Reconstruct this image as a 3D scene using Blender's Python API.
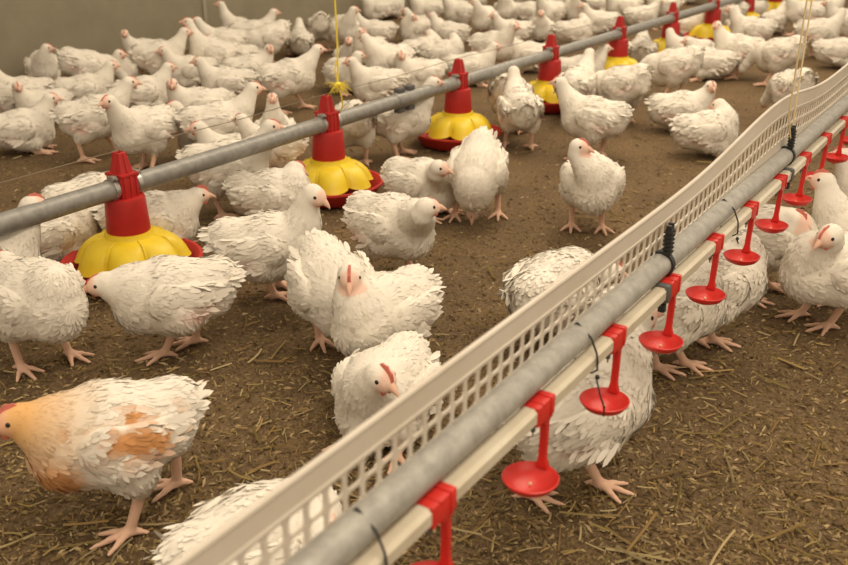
import bpy, bmesh, math, random
import numpy as np
from mathutils import Vector, Matrix

for o in list(bpy.data.objects):
    bpy.data.objects.remove(o, do_unlink=True)
S = bpy.context.scene
COL = S.collection
R = math.radians
random.seed(7)
RNG = np.random.default_rng(7)

# ------------------------------------------------------------------ camera, world, lamps, exposure
# world: x runs along the feeder and drinker lines, y towards the side wall, z up, litter at z = 0
CAM_H, FOC = 0.87, 934.0
PSI, PIT = R(33.14), math.atan(386.5 / 934.0)
cam_d = bpy.data.cameras.new('camera')
cam = bpy.data.objects.new('camera', cam_d)
COL.objects.link(cam)
cam.location = (0, 0, CAM_H)
cam.rotation_euler = (math.pi / 2 - PIT, 0, PSI - math.pi / 2)
cam_d.sensor_width = 36.0
cam_d.lens = FOC / 848.0 * 36.0
cam_d.clip_start = 0.02
cam_d.dof.use_dof = True
cam_d.dof.focus_distance = 1.75
cam_d.dof.aperture_fstop = 6.3
S.camera = cam

w = bpy.data.worlds.new('barn_air')
S.world = w
w.use_nodes = True
w.node_tree.nodes['Background'].inputs[0].default_value = (1.0, 0.84, 0.64, 1)
w.node_tree.nodes['Background'].inputs[1].default_value = 0.72


def area(name, loc, sx, sy, power, col, rot=(0, 0, 0)):
    d = bpy.data.lights.new(name, 'AREA')
    d.shape = 'RECTANGLE'
    d.size, d.size_y, d.energy, d.color = sx, sy, power, col
    o = bpy.data.objects.new(name, d)
    COL.objects.link(o)
    o.location, o.rotation_euler = loc, rot
    return o


WARM = (1.0, 0.85, 0.66)
area('barn_ceiling_lamp', (0.6, -0.5, 2.7), 2.4, 0.9, 40, WARM)
area('barn_ceiling_lamp', (3.6, 1.2, 2.7), 2.4, 0.9, 40, WARM)
area('barn_ceiling_lamp', (6.8, 2.2, 2.7), 2.4, 0.9, 40, WARM)

vs = S.view_settings
vs.view_transform = 'Standard'
vs.look = 'None'
vs.gamma = 1
vs.use_curve_mapping = False
vs.exposure = 0.42

# ------------------------------------------------------------------ pixel-to-place helpers
FH = np.array([math.cos(PSI), math.sin(PSI), 0.0])
RT = np.array([math.sin(PSI), -math.cos(PSI), 0.0])
FW = FH * math.cos(PIT) - np.array([0, 0, math.sin(PIT)])
UP = FH * math.sin(PIT) + np.array([0, 0, math.cos(PIT)])
C0 = np.array([0, 0, CAM_H])


def ray(u, v):
    return FW * FOC + RT * (u - 424.0) - UP * (v - 282.5)


def at(u, v, z=0.0):
    r = ray(u, v)
    return C0 + r * ((z - CAM_H) / r[2])


def aty(u, v, y):
    r = ray(u, v)
    return C0 + r * (y / r[1])


# ------------------------------------------------------------------ materials
def mat(name, col, rough=0.6, metal=0.0, var=0.0, scale=30.0, bump=0.0, col2=None, spec=0.4, attr=None, trans=0.0):
    m = bpy.data.materials.new(name)
    m.use_nodes = True
    nt = m.node_tree
    b = nt.nodes['Principled BSDF']
    b.inputs['Roughness'].default_value = rough
    b.inputs['Metallic'].default_value = metal
    b.inputs['Specular IOR Level'].default_value = spec
    b.inputs['Base Color'].default_value = (*col, 1)
    if attr:
        a = nt.nodes.new('ShaderNodeVertexColor')
        a.layer_name = attr
        nt.links.new(a.outputs['Color'], b.inputs['Base Color'])
    if var or col2 or bump:
        tc = nt.nodes.new('ShaderNodeTexCoord')
        n = nt.nodes.new('ShaderNodeTexNoise')
        n.inputs['Scale'].default_value = scale
        n.inputs['Detail'].default_value = 6
        n.inputs['Roughness'].default_value = 0.65
        nt.links.new(tc.outputs['Object'], n.inputs['Vector'])
        if not attr and (var or col2):
            cr = nt.nodes.new('ShaderNodeValToRGB')
            c2 = col2 or tuple(c * (1 - var) for c in col)
            cr.color_ramp.elements[0].position = 0.36
            cr.color_ramp.elements[1].position = 0.64
            cr.color_ramp.elements[0].color = (*c2, 1)
            cr.color_ramp.elements[1].color = (*col, 1)
            nt.links.new(n.outputs['Fac'], cr.inputs['Fac'])
            nt.links.new(cr.outputs['Color'], b.inputs['Base Color'])
        if bump:
            bp = nt.nodes.new('ShaderNodeBump')
            bp.inputs['Strength'].default_value = 0.6
            bp.inputs['Distance'].default_value = bump
            nt.links.new(n.outputs['Fac'], bp.inputs['Height'])
            nt.links.new(bp.outputs['Normal'], b.inputs['Normal'])
    return m


M = {}
M['plumage'] = mat('plumage', (0.8, 0.75, 0.65), 0.95, attr='tint', spec=0.1)
M['beak'] = mat('beak_horn', (0.68, 0.42, 0.30), 0.5)
M['comb'] = mat('comb_skin', (0.60, 0.165, 0.12), 0.6, var=0.2, scale=200)
M['eye'] = mat('eye_dark', (0.015, 0.010, 0.008), 0.15)
M['red'] = mat('red_plastic', (0.43, 0.018, 0.016), 0.45, col2=(0.36, 0.016, 0.014), scale=25, bump=0.0006)
M['cup_red'] = mat('drinker_red_plastic', (0.60, 0.030, 0.022), 0.4, col2=(0.52, 0.025, 0.018), scale=40)
M['red_dusty'] = mat('red_plastic_dusty', (0.50, 0.03, 0.02), 0.6, col2=(0.42, 0.022, 0.016), scale=40)
M['yellow'] = mat('yellow_plastic', (0.74, 0.55, 0.02), 0.42, col2=(0.68, 0.49, 0.02), scale=18)
M['galv'] = mat('galvanised_steel', (0.29, 0.28, 0.255), 0.48, metal=0.35, col2=(0.21, 0.205, 0.187), scale=45, bump=0.0004)
M['galv2'] = mat('galvanised_steel_pale', (0.40, 0.385, 0.345), 0.5, metal=0.25, col2=(0.29, 0.28, 0.25), scale=60, bump=0.0005)
M['bolt'] = mat('zinc_bolt', (0.45, 0.43, 0.40), 0.35, metal=0.8)
M['water'] = mat('cream_pvc', (0.60, 0.545, 0.43), 0.25, col2=(0.52, 0.455, 0.345), scale=14)
M['strip'] = mat('cream_plastic', (0.57, 0.515, 0.435), 0.5, col2=(0.52, 0.46, 0.375), scale=9)
M['black'] = mat('black_plastic', (0.018, 0.018, 0.018), 0.5)
M['greyclip'] = mat('grey_plastic', (0.09, 0.09, 0.085), 0.5)
M['twine'] = mat('yellow_twine', (0.75, 0.60, 0.05), 0.8)
M['cord'] = mat('straw_cord', (0.66, 0.52, 0.28), 0.8)
M['wire'] = mat('steel_wire', (0.22, 0.17, 0.12), 0.5, metal=0.5)
M['straw'] = mat('straw_litter', (0.40, 0.27, 0.10), 0.8, attr='tint', spec=0.15)
M['crumb'] = mat('litter_crumb', (0.16, 0.1, 0.05), 0.95, attr='tint', spec=0.08)


# litter floor material
def litter():
    m = bpy.data.materials.new('litter')
    m.use_nodes = True
    nt = m.node_tree
    b = nt.nodes['Principled BSDF']
    b.inputs['Roughness'].default_value = 0.95
    b.inputs['Specular IOR Level'].default_value = 0.1
    tc = nt.nodes.new('ShaderNodeTexCoord')

    def noise(s, d=5, r=0.7):
        n = nt.nodes.new('ShaderNodeTexNoise')
        n.inputs['Scale'].default_value = s
        n.inputs['Detail'].default_value = d
        n.inputs['Roughness'].default_value = r
        nt.links.new(tc.outputs['Object'], n.inputs['Vector'])
        return n

    def ramp(src, stops):
        c = nt.nodes.new('ShaderNodeValToRGB')
        e = c.color_ramp.elements
        e[0].position, e[0].color = stops[0][0], (*stops[0][1], 1)
        e[1].position, e[1].color = stops[-1][0], (*stops[-1][1], 1)
        for p, cc in stops[1:-1]:
            k = e.new(p)
            k.color = (*cc, 1)
        nt.links.new(src.outputs['Fac'], c.inputs['Fac'])
        return c
    fine = noise(110, 8, 0.85)
    big = noise(3.5, 8, 0.75)
    c1 = ramp(fine, [(0.30, (0.044, 0.029, 0.016)), (0.44, (0.122, 0.081, 0.045)), (0.56, (0.200, 0.138, 0.077)), (0.70, (0.42, 0.32, 0.185))])
    c2 = ramp(big, [(0.35, (0.72, 0.72, 0.72)), (0.65, (1.15, 1.12, 1.05))])
    mx = nt.nodes.new('ShaderNodeMix')
    mx.data_type = 'RGBA'
    mx.blend_type = 'MULTIPLY'
    mx.inputs[0].default_value = 1
    nt.links.new(c1.outputs['Color'], mx.inputs[6])
    nt.links.new(c2.outputs['Color'], mx.inputs[7])
    nt.links.new(mx.outputs[2], b.inputs['Base Color'])
    bp = nt.nodes.new('ShaderNodeBump')
    bp.inputs['Strength'].default_value = 0.9
    bp.inputs['Distance'].default_value = 0.006
    nt.links.new(noise(95, 6, 0.75).outputs['Fac'], bp.inputs['Height'])
    nt.links.new(bp.outputs['Normal'], b.inputs['Normal'])
    return m


M['litter'] = litter()
M['wall'] = mat('barn_wall_panel', (0.275, 0.24, 0.168), 0.75, col2=(0.235, 0.203, 0.138), scale=5, bump=0.002)
M['skirt'] = mat('barn_wall_plinth', (0.34, 0.30, 0.215), 0.8, col2=(0.29, 0.25, 0.175), scale=7)


# ------------------------------------------------------------------ object helpers
def link(o, parent=None):
    COL.objects.link(o)
    if parent:
        o.parent = parent
    return o


def tag(o, label=None, cat=None, group=None, kind=None):
    if label:
        o['label'] = label
    if cat:
        o['category'] = cat
    if group:
        o['group'] = group
    if kind:
        o['kind'] = kind
    return o


def empty(name, loc=(0, 0, 0), rz=0.0):
    o = bpy.data.objects.new(name, None)
    o.empty_display_size = 0.05
    o.location = loc
    o.rotation_euler = (0, 0, rz)
    return link(o)


def obj(name, bm, m, parent=None, smooth=True):
    me = bpy.data.meshes.new(name)
    bm.normal_update()
    bm.to_mesh(me)
    bm.free()
    if smooth:
        for p in me.polygons:
            p.use_smooth = True
        try:
            me.set_sharp_from_angle(angle=R(38))
        except Exception:
            pass
    me.materials.append(m)
    return link(bpy.data.objects.new(name, me), parent)


def box(bm, c, s, rz=0.0, bev=0.0, M4=None):
    r = bmesh.ops.create_cube(bm, size=1)
    vs_ = r['verts']
    mt = Matrix.Translation(c) @ Matrix.Rotation(rz, 4, 'Z') @ Matrix.Diagonal((*s, 1))
    if M4:
        mt = M4 @ mt
    bmesh.ops.transform(bm, matrix=mt, verts=vs_)
    if bev:
        ed = list({e for v in vs_ for e in v.link_edges})
        bmesh.ops.bevel(bm, geom=ed, offset=bev, segments=2, affect='EDGES', profile=0.6)
    return vs_


def tube(bm, pts, rad, n=10, cap=True):
    pts = [Vector(p) for p in pts]
    rads = rad if isinstance(rad, (list, tuple)) else [rad] * len(pts)
    rings = []
    prev = None
    for i, p in enumerate(pts):
        t = (pts[min(i + 1, len(pts) - 1)] - pts[max(i - 1, 0)]).normalized()
        if prev is None:
            a = Vector((0, 0, 1)) if abs(t.z) < 0.9 else Vector((1, 0, 0))
            nrm = t.cross(a).normalized()
        else:
            nrm = (prev - t * prev.dot(t)).normalized()
        prev = nrm
        bn = t.cross(nrm)
        rings.append([bm.verts.new(p + (nrm * math.cos(2 * math.pi * k / n) + bn * math.sin(2 * math.pi * k / n)) * rads[i]) for k in range(n)])
    for a, b in zip(rings[:-1], rings[1:]):
        for k in range(n):
            bm.faces.new((a[k], a[(k + 1) % n], b[(k + 1) % n], b[k]))
    if cap:
        bm.faces.new(rings[0][::-1])
        bm.faces.new(rings[-1])


def lathe(bm, prof, n=40, c=(0, 0, 0), rf=None, close=False):
    rings = []
    for i, (r_, z_) in enumerate(prof):
        ring = []
        for k in range(n):
            th = 2 * math.pi * k / n
            rr, zz = (r_, z_) if rf is None else rf(i, r_, z_, th)
            ring.append(bm.verts.new((c[0] + rr * math.cos(th), c[1] + rr * math.sin(th), c[2] + zz)))
        rings.append(ring)
    pairs = list(zip(rings[:-1], rings[1:]))
    if close:
        pairs.append((rings[-1], rings[0]))
    for a, b in pairs:
        for k in range(n):
            bm.faces.new((a[k], a[(k + 1) % n], b[(k + 1) % n], b[k]))
    if not close:
        if prof[0][0] > 1e-4:
            bm.faces.new(rings[0][::-1])
        if prof[-1][0] > 1e-4:
            bm.faces.new(rings[-1])
    bmesh.ops.remove_doubles(bm, verts=bm.verts, dist=1e-6)
    bmesh.ops.recalc_face_normals(bm, faces=bm.faces)


# ------------------------------------------------------------------ setting
bm = bmesh.new()
for (x0, y0, x1, y1) in [(-1.5, -3.0, 13.0, 4.42)]:
    box(bm, ((x0 + x1) / 2, (y0 + y1) / 2, -0.05), (x1 - x0, y1 - y0, 0.1))
tag(obj('floor', bm, M['litter'], smooth=False), kind='structure')
WALL_Y = 4.40
bm = bmesh.new()
box(bm, (5.75, WALL_Y + 0.05, 1.4), (14.5, 0.1, 2.8))
tag(obj('wall_left', bm, M['wall'], smooth=False), kind='structure')
jx = aty(205, 20, WALL_Y)[0]
k = 0
for xx in (jx - 2.4, jx, jx + 2.4, jx + 4.8):
    bm = bmesh.new()
    box(bm, (xx, WALL_Y - 0.004, 1.4), (0.028, 0.010, 2.79), bev=0.002)
    k += 1
    tag(obj('trim_%d' % k, bm, M['skirt'], smooth=False), kind='structure')

# ------------------------------------------------------------------ litter: straw and crumbs lying on the floor
def pydata(name, verts, faces, m, cols=None, parent=None, smooth=True, inds=None):
    me = bpy.data.meshes.new(name)
    me.from_pydata([tuple(v) for v in verts], [], faces)
    me.materials.append(m)
    if cols is not None:
        a = me.color_attributes.new('tint', 'FLOAT_COLOR', 'POINT')
        c4 = np.ones((len(verts), 4), dtype=np.float32)
        c4[:, :3] = cols
        a.data.foreach_set('color', c4.ravel())
    if smooth:
        me.polygons.foreach_set('use_smooth', [True] * len(me.polygons))
    me.update()
    return link(bpy.data.objects.new(name, me), parent)


def scatter_px(n, umin=-60, umax=900, vmin=60, vmax=640, power=1.0):
    out = []
    while len(out) < n:
        u = RNG.uniform(umin, umax)
        v = vmin + (vmax - vmin) * RNG.uniform() ** power
        p = at(u, v, 0)
        if p[1] < WALL_Y - 0.05 and p[0] < 12:
            out.append(p)
    return out


def straw_field():
    V, Fc, Cc = [], [], []
    pal = [(0.46, 0.33, 0.13), (0.40, 0.26, 0.10), (0.55, 0.43, 0.22), (0.30, 0.19, 0.075), (0.33, 0.24, 0.08)]
    for p in scatter_px(2400, power=0.8):
        big = RNG.uniform() < 0.10
        L = RNG.uniform(0.045, 0.10) if big else RNG.uniform(0.012, 0.035)
        wd = RNG.uniform(0.0012, 0.0024) if big else RNG.uniform(0.0008, 0.0016)
        a = RNG.uniform(0, 2 * math.pi)
        bend = RNG.normal(0, 0.35)
        c = np.array(pal[RNG.integers(len(pal))]) * RNG.uniform(0.35, 0.8)
        tilt = abs(RNG.normal(0, 0.10))
        q = np.array([p[0], p[1], 0.003 + RNG.uniform(0, 0.004)])
        rows = []
        for i in range(4):
            ang = a + bend * (i / 3 - 0.5)
            d = np.array([math.cos(ang), math.sin(ang), tilt])
            sd = np.array([-math.sin(ang), math.cos(ang), 0]) * wd
            b0 = len(V)
            V += [q + sd, q - sd, q + np.array([0, 0, wd * 1.3])]
            Cc += [c, c, c * 1.1]
            rows.append(b0)
            q = q + d * L / 3
        for r0, r1 in zip(rows[:-1], rows[1:]):
            Fc += [(r0, r1, r1 + 2, r0 + 2), (r0 + 2, r1 + 2, r1 + 1, r0 + 1), (r0 + 1, r1 + 1, r1, r0)]
        Fc += [(rows[0], rows[0] + 2, rows[0] + 1), (rows[-1], rows[-1] + 1, rows[-1] + 2)]
    o = pydata('straw', V, Fc, M['straw'], np.array(Cc), smooth=False)
    tag(o, 'dry straw stalks strewn over the brown litter floor', 'straw', kind='stuff')


def crumb_field():
    V, Fc, Cc = [], [], []
    pal = [(0.26, 0.18, 0.09), (0.19, 0.125, 0.065), (0.34, 0.245, 0.125), (0.13, 0.085, 0.043), (0.46, 0.345, 0.185), (0.28, 0.205, 0.08)]
    for p in scatter_px(27000, vmin=60, power=0.7):
        s = RNG.uniform(0.0014, 0.0042)
        a = RNG.uniform(0, 2 * math.pi)
        c = np.array(pal[RNG.integers(len(pal))]) * RNG.uniform(0.6, 1.1)
        ax = np.array([math.cos(a), math.sin(a), RNG.normal(0, 0.25)]) * s * RNG.uniform(1.0, 3.4)
        ay = np.array([-math.sin(a), math.cos(a), RNG.normal(0, 0.25)]) * s * 0.6
        q = np.array([p[0], p[1], 0.001])
        b0 = len(V)
        V += [q - ax, q - ay, q + ax, q + ay, q + np.array([RNG.normal(0, .3) * s, 0, s * RNG.uniform(0.5, 1.2) + 0.001])]
        Cc += [c * 0.9, c, c * 0.95, c, c * 1.1]
        Fc += [(b0, b0 + 1, b0 + 4), (b0 + 1, b0 + 2, b0 + 4), (b0 + 2, b0 + 3, b0 + 4), (b0 + 3, b0, b0 + 4)]
    o = pydata('litter_crumbs', V, Fc, M['crumb'], np.array(Cc), smooth=False)
    tag(o, 'loose brown crumbs of wood shaving and dung litter on the floor', 'litter', kind='stuff')


straw_field()
crumb_field()

# ------------------------------------------------------------------ feeder line
FY, FZ, FR = 1.80, 0.236, 0.0235
FX0, FDX = 1.418, 0.777


def fy(x):                              # the line of feeders bends a little
    return float(np.interp(x, [0, 1.4, 3.0, 6.0, 10.0], [1.735, 1.757, 1.790, 1.797, 1.80]))


bm = bmesh.new()
tube(bm, [(0.2 + 0.5 * i, fy(0.2 + 0.5 * i), FZ) for i in range(26)], FR, 24)
tag(obj('feeder_pipe', bm, M['galv']), 'long grey galvanised feed pipe carrying the red and yellow feeders', 'pipe')


def build_feeder(label):
    t = empty('pan_feeder')
    tag(t, label, 'feeder', 'pan feeders along the feed pipe')
    bm = bmesh.new()
    lathe(bm, [(0.0, 0.002), (0.115, 0.002), (0.140, 0.012), (0.160, 0.044), (0.168, 0.050), (0.168, 0.056), (0.160, 0.056), (0.150, 0.044),
               (0.132, 0.018), (0.110, 0.010), (0.055, 0.012), (0.03, 0.035), (0.0, 0.04)], 64)
    obj('feed_pan', bm, M['red_dusty'], t)
    # yellow grill: collar, shoulder and seven petal-like hoods parted by grooves
    prof = [(0.050, 0.128), (0.056, 0.128), (0.058, 0.120), (0.060, 0.116), (0.078, 0.113), (0.094, 0.108), (0.108, 0.099), (0.121, 0.086),
            (0.131, 0.070), (0.138, 0.054), (0.141, 0.050), (0.137, 0.050), (0.127, 0.068), (0.116, 0.083), (0.100, 0.098), (0.055, 0.110)]
    amp = [0, 0, 0, 0, 0.05, 0.10, 0.14, 0.16, 0.18, 0.20, 0.20, 0.20, 0.18, 0.16, 0.10, 0]

    def rf(i, r_, z_, th):
        p = abs(math.sin(3.5 * th + 0.5))
        g = 1 - p ** 0.6
        return r_ * (1 - amp[i] * 1.15 * g), z_ + (0.010 * g * amp[i] / 0.2 if i in (9, 10, 11) else 0)
    bm = bmesh.new()
    lathe(bm, prof, 160, rf=rf, close=True)
    g = obj('grill', bm, M['yellow'], t)
    for k in range(7):
        bm = bmesh.new()
        th = (math.pi * k - 0.5) / 3.5
        c, s_ = math.cos(th), math.sin(th)
        tube(bm, [(0.060 * c, 0.060 * s_, 0.1155), (0.086 * c, 0.086 * s_, 0.110), (0.102 * c, 0.102 * s_, 0.091), (0.113 * c, 0.113 * s_, 0.058)], 0.0035, 6)
        obj('rib', bm, M['yellow'], g)
    bm = bmesh.new()
    lathe(bm, [(0.042, 0.126), (0.0505, 0.126), (0.0515, 0.132), (0.0475, 0.205), (0.046, 0.212), (0.037, 0.214), (0.030, 0.214)], 40)
    obj('drop_tube', bm, M['red'], t)
    # saddle body around the pipe with square shoulders and upright ribs
    bm = bmesh.new()
    box(bm, (0, 0, 0.234), (0.044, 0.056, 0.062), bev=0.005)
    for sx in (-1, 1):
        for sy in (-1, 1):
            box(bm, (sx * 0.0225, sy * 0.021, 0.236), (0.005, 0.008, 0.064), bev=0.001)
    for sy in (-1, 1):
        for sx in (-1, 0, 1):
            box(bm, (sx * 0.017, sy * 0.028, 0.238), (0.005, 0.005, 0.068), bev=0.001)
    box(bm, (0, 0, 0.268), (0.050, 0.062, 0.007), bev=0.002)
    obj('saddle', bm, M['red'], t)
    # tapering top with a slot for the shock wire
    bm = bmesh.new()
    r0 = [(-0.018, -0.021), (0.018, -0.021), (0.018, 0.021), (-0.018, 0.021)]
    lo = [bm.verts.new((x, y, 0.270)) for x, y in r0]
    hi = [bm.verts.new((x * 0.58, y * 0.60, 0.320)) for x, y in r0]
    inn = [bm.verts.new((x * 0.36, y * 0.38, 0.320)) for x, y in r0]
    deep = [bm.verts.new((x * 0.36, y * 0.38, 0.310)) for x, y in r0]
    for a, b in ((lo, hi), (hi, inn), (inn, deep)):
        for k in range(4):
            bm.faces.new((a[k], a[(k + 1) % 4], b[(k + 1) % 4], b[k]))
    bm.faces.new(deep)
    bm.faces.new(lo[::-1])
    bmesh.ops.bevel(bm, geom=[e for e in bm.edges], offset=0.0016, segments=1, affect='EDGES')
    for k, (x, y) in enumerate(((0, -1), (0, 1), (-1, 0), (1, 0))):
        tube(bm, [(x * 0.019, y * 0.022, 0.271), (x * 0.011, y * 0.013, 0.318)], 0.0022, 6)
    obj('cap', bm, M['red'], t)
    for sx in (-1, 1):
        bm = bmesh.new()
        tube(bm, [(sx * 0.034 - 0.006, 0, FZ), (sx * 0.034 + 0.006, 0, FZ)], FR + 0.003, 24)
        box(bm, (sx * 0.034, -0.010, FZ + FR + 0.006), (0.012, 0.016, 0.011), bev=0.002)
        tube(bm, [(sx * 0.034, -0.024, FZ + FR + 0.006), (sx * 0.034, 0.006, FZ + FR + 0.006)], 0.0035, 8)
        obj('pipe_clamp', bm, M['bolt'], t)
    return t


def copy_tree(o, parent=None):
    c = o.copy()
    COL.objects.link(c)
    if parent:
        c.parent = parent
    for ch in list(o.children):
        copy_tree(ch, c)
    return c


feeder_labels = [
    'red and yellow pan feeder nearest the camera, white chicken eating from its left front rim',
    'red and yellow pan feeder directly below the hanging yellow twine',
    'red and yellow pan feeder third along the pipe, behind the pecking chicken',
    'red and yellow pan feeder fourth along the pipe, a chicken at its right rim',
    'red and yellow pan feeder fifth along the pipe, mostly hidden by chickens in front',
    'red and yellow pan feeder sixth along the pipe, just above a beige broad chicken',
    'red and yellow pan feeder seventh along the pipe, near the top edge',
    'red and yellow pan feeder eighth along the pipe, cut by the top edge of view',
    'far red and yellow pan feeder ninth along the pipe at the back',
    'farthest red and yellow pan feeder at the end of the pipe',
]
f0 = build_feeder(feeder_labels[0])
FEED = []
for i, lb in enumerate(feeder_labels):
    f = f0 if i == 0 else copy_tree(f0)
    f.location = (FX0 + FDX * i - (0.026 if i == 0 else 0.014 if i == 1 else 0), fy(FX0 + FDX * i), 0)
    f.rotation_euler = (0, 0, 0)
    f['label'] = lb
    FEED.append((FX0 + FDX * i, fy(FX0 + FDX * i)))

bm = bmesh.new()
pts = []
for i in range(11):
    x = FX0 + FDX * i
    pts += [(x, fy(x), 0.3235), (x + FDX / 2, fy(x + FDX / 2), 0.318)]
tube(bm, [(0.3, fy(0.3), 0.318)] + pts, 0.0011, 6)
tag(obj('shock_wire', bm, M['wire']), 'thin rusty wire strung over the tops of the feeders', 'wire')

t = empty('pipe_coupling', (aty(400, 96, FY)[0], fy(2.6), FZ))
tag(t, 'grey clamp coupling on the feed pipe right of the yellow twine', 'coupling')
bm = bmesh.new()
tube(bm, [(-0.06, 0, 0), (-0.055, 0, 0), (0.055, 0, 0), (0.06, 0, 0)], [FR + 0.002, FR + 0.004, FR + 0.004, FR + 0.002], 24)
obj('sleeve', bm, M['galv'], t)
for sx in (-0.03, 0.03):
    for sz in (1, -1):
        bm = bmesh.new()
        box(bm, (sx, 0.0, sz * (FR + 0.010)), (0.036, 0.024, 0.016), bev=0.003)
        obj('clamp_lug', bm, M['greyclip'], t)

# yellow twine with a frayed knot above the second feeder
t = empty('yellow_twine', (2.203, fy(2.28) - 0.03, 0.0))
tag(t, 'bright yellow twine with a frayed knot hanging above the second feeder', 'twine')
bm = bmesh.new()
tube(bm, [(0.0, 0, 1.3), (0.003, 0, 0.9), (0.0, 0, 0.60), (0.004, 0, 0.46), (0.002, 0.0, 0.39), (0.0, 0.0, 0.352)], 0.0026, 8)
tube(bm, [(-0.002, 0, 0.42), (-0.012, 0, 0.395), (-0.004, 0, 0.365), (0.006, 0, 0.35)], 0.0022, 6)
tube(bm, [(0.002, 0, 0.345), (0.014, -0.002, 0.31), (0.020, 0.0, 0.28), (0.018, 0.02, 0.255)], 0.0024, 6)
obj('strand', bm, M['twine'], t)
bm = bmesh.new()
bmesh.ops.create_uvsphere(bm, u_segments=12, v_segments=8, radius=0.010)
bmesh.ops.transform(bm, matrix=Matrix.Translation((0, 0, 0.350)) @ Matrix.Diagonal((1.3, 1, 0.9, 1)), verts=bm.verts)
obj('knot', bm, M['twine'], t)
bm = bmesh.new()
for k in range(70):
    a = random.uniform(0, 2 * math.pi)
    l = random.uniform(0.02, 0.046)
    dz = random.uniform(-0.8, 0.35)
    d = Vector((math.cos(a), math.sin(a), dz)).normalized()
    p = Vector((0, 0, 0.350))
    tube(bm, [p, p + d * l * 0.6, p + d * l + Vector((0, 0, -0.008))], [0.0011, 0.0008, 0.0004], 4)
obj('frayed_end', bm, M['twine'], t)

# ------------------------------------------------------------------ drinker line
DY, DZ = 0.375, 0.364
GY, GZ, GR = 0.391, 0.391, 0.0168
DX0, DDX = 0.592, 0.2042
Q = 0.8117                              # size of the fittings against the sketch measures below
bm = bmesh.new()
hw = 0.0125 * Q
prof = [(-hw, -hw * .6), (-hw * .6, -hw), (hw * .6, -hw), (hw, -hw * .6), (hw, hw * .6), (hw * .6, hw), (-hw * .6, hw), (-hw, hw * .6)]
ra = [bm.verts.new((0.1, DY + a, DZ + b)) for a, b in prof]
rb = [bm.verts.new((9.0, DY + a, DZ + b)) for a, b in prof]
for k in range(8):
    bm.faces.new((ra[k], rb[k], rb[(k + 1) % 8], ra[(k + 1) % 8]))
bm.faces.new(ra)
bm.faces.new(rb[::-1])
bmesh.ops.recalc_face_normals(bm, faces=bm.faces)
tag(obj('water_pipe', bm, M['water'], smooth=False), 'cream square water pipe that the red drinkers hang from', 'pipe')
bm = bmesh.new()
tube(bm, [(0.05 + 0.5 * i, GY, GZ) for i in range(19)], GR, 24)
tag(obj('support_pipe', bm, M['galv2']), 'grey galvanised support pipe between the perforated strip and water pipe', 'pipe')

# perforated strip with two rows of oblong holes
STRIP_Y = GY + 0.010


def zq(z):
    return CAM_H - (CAM_H - z) * Q



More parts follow.
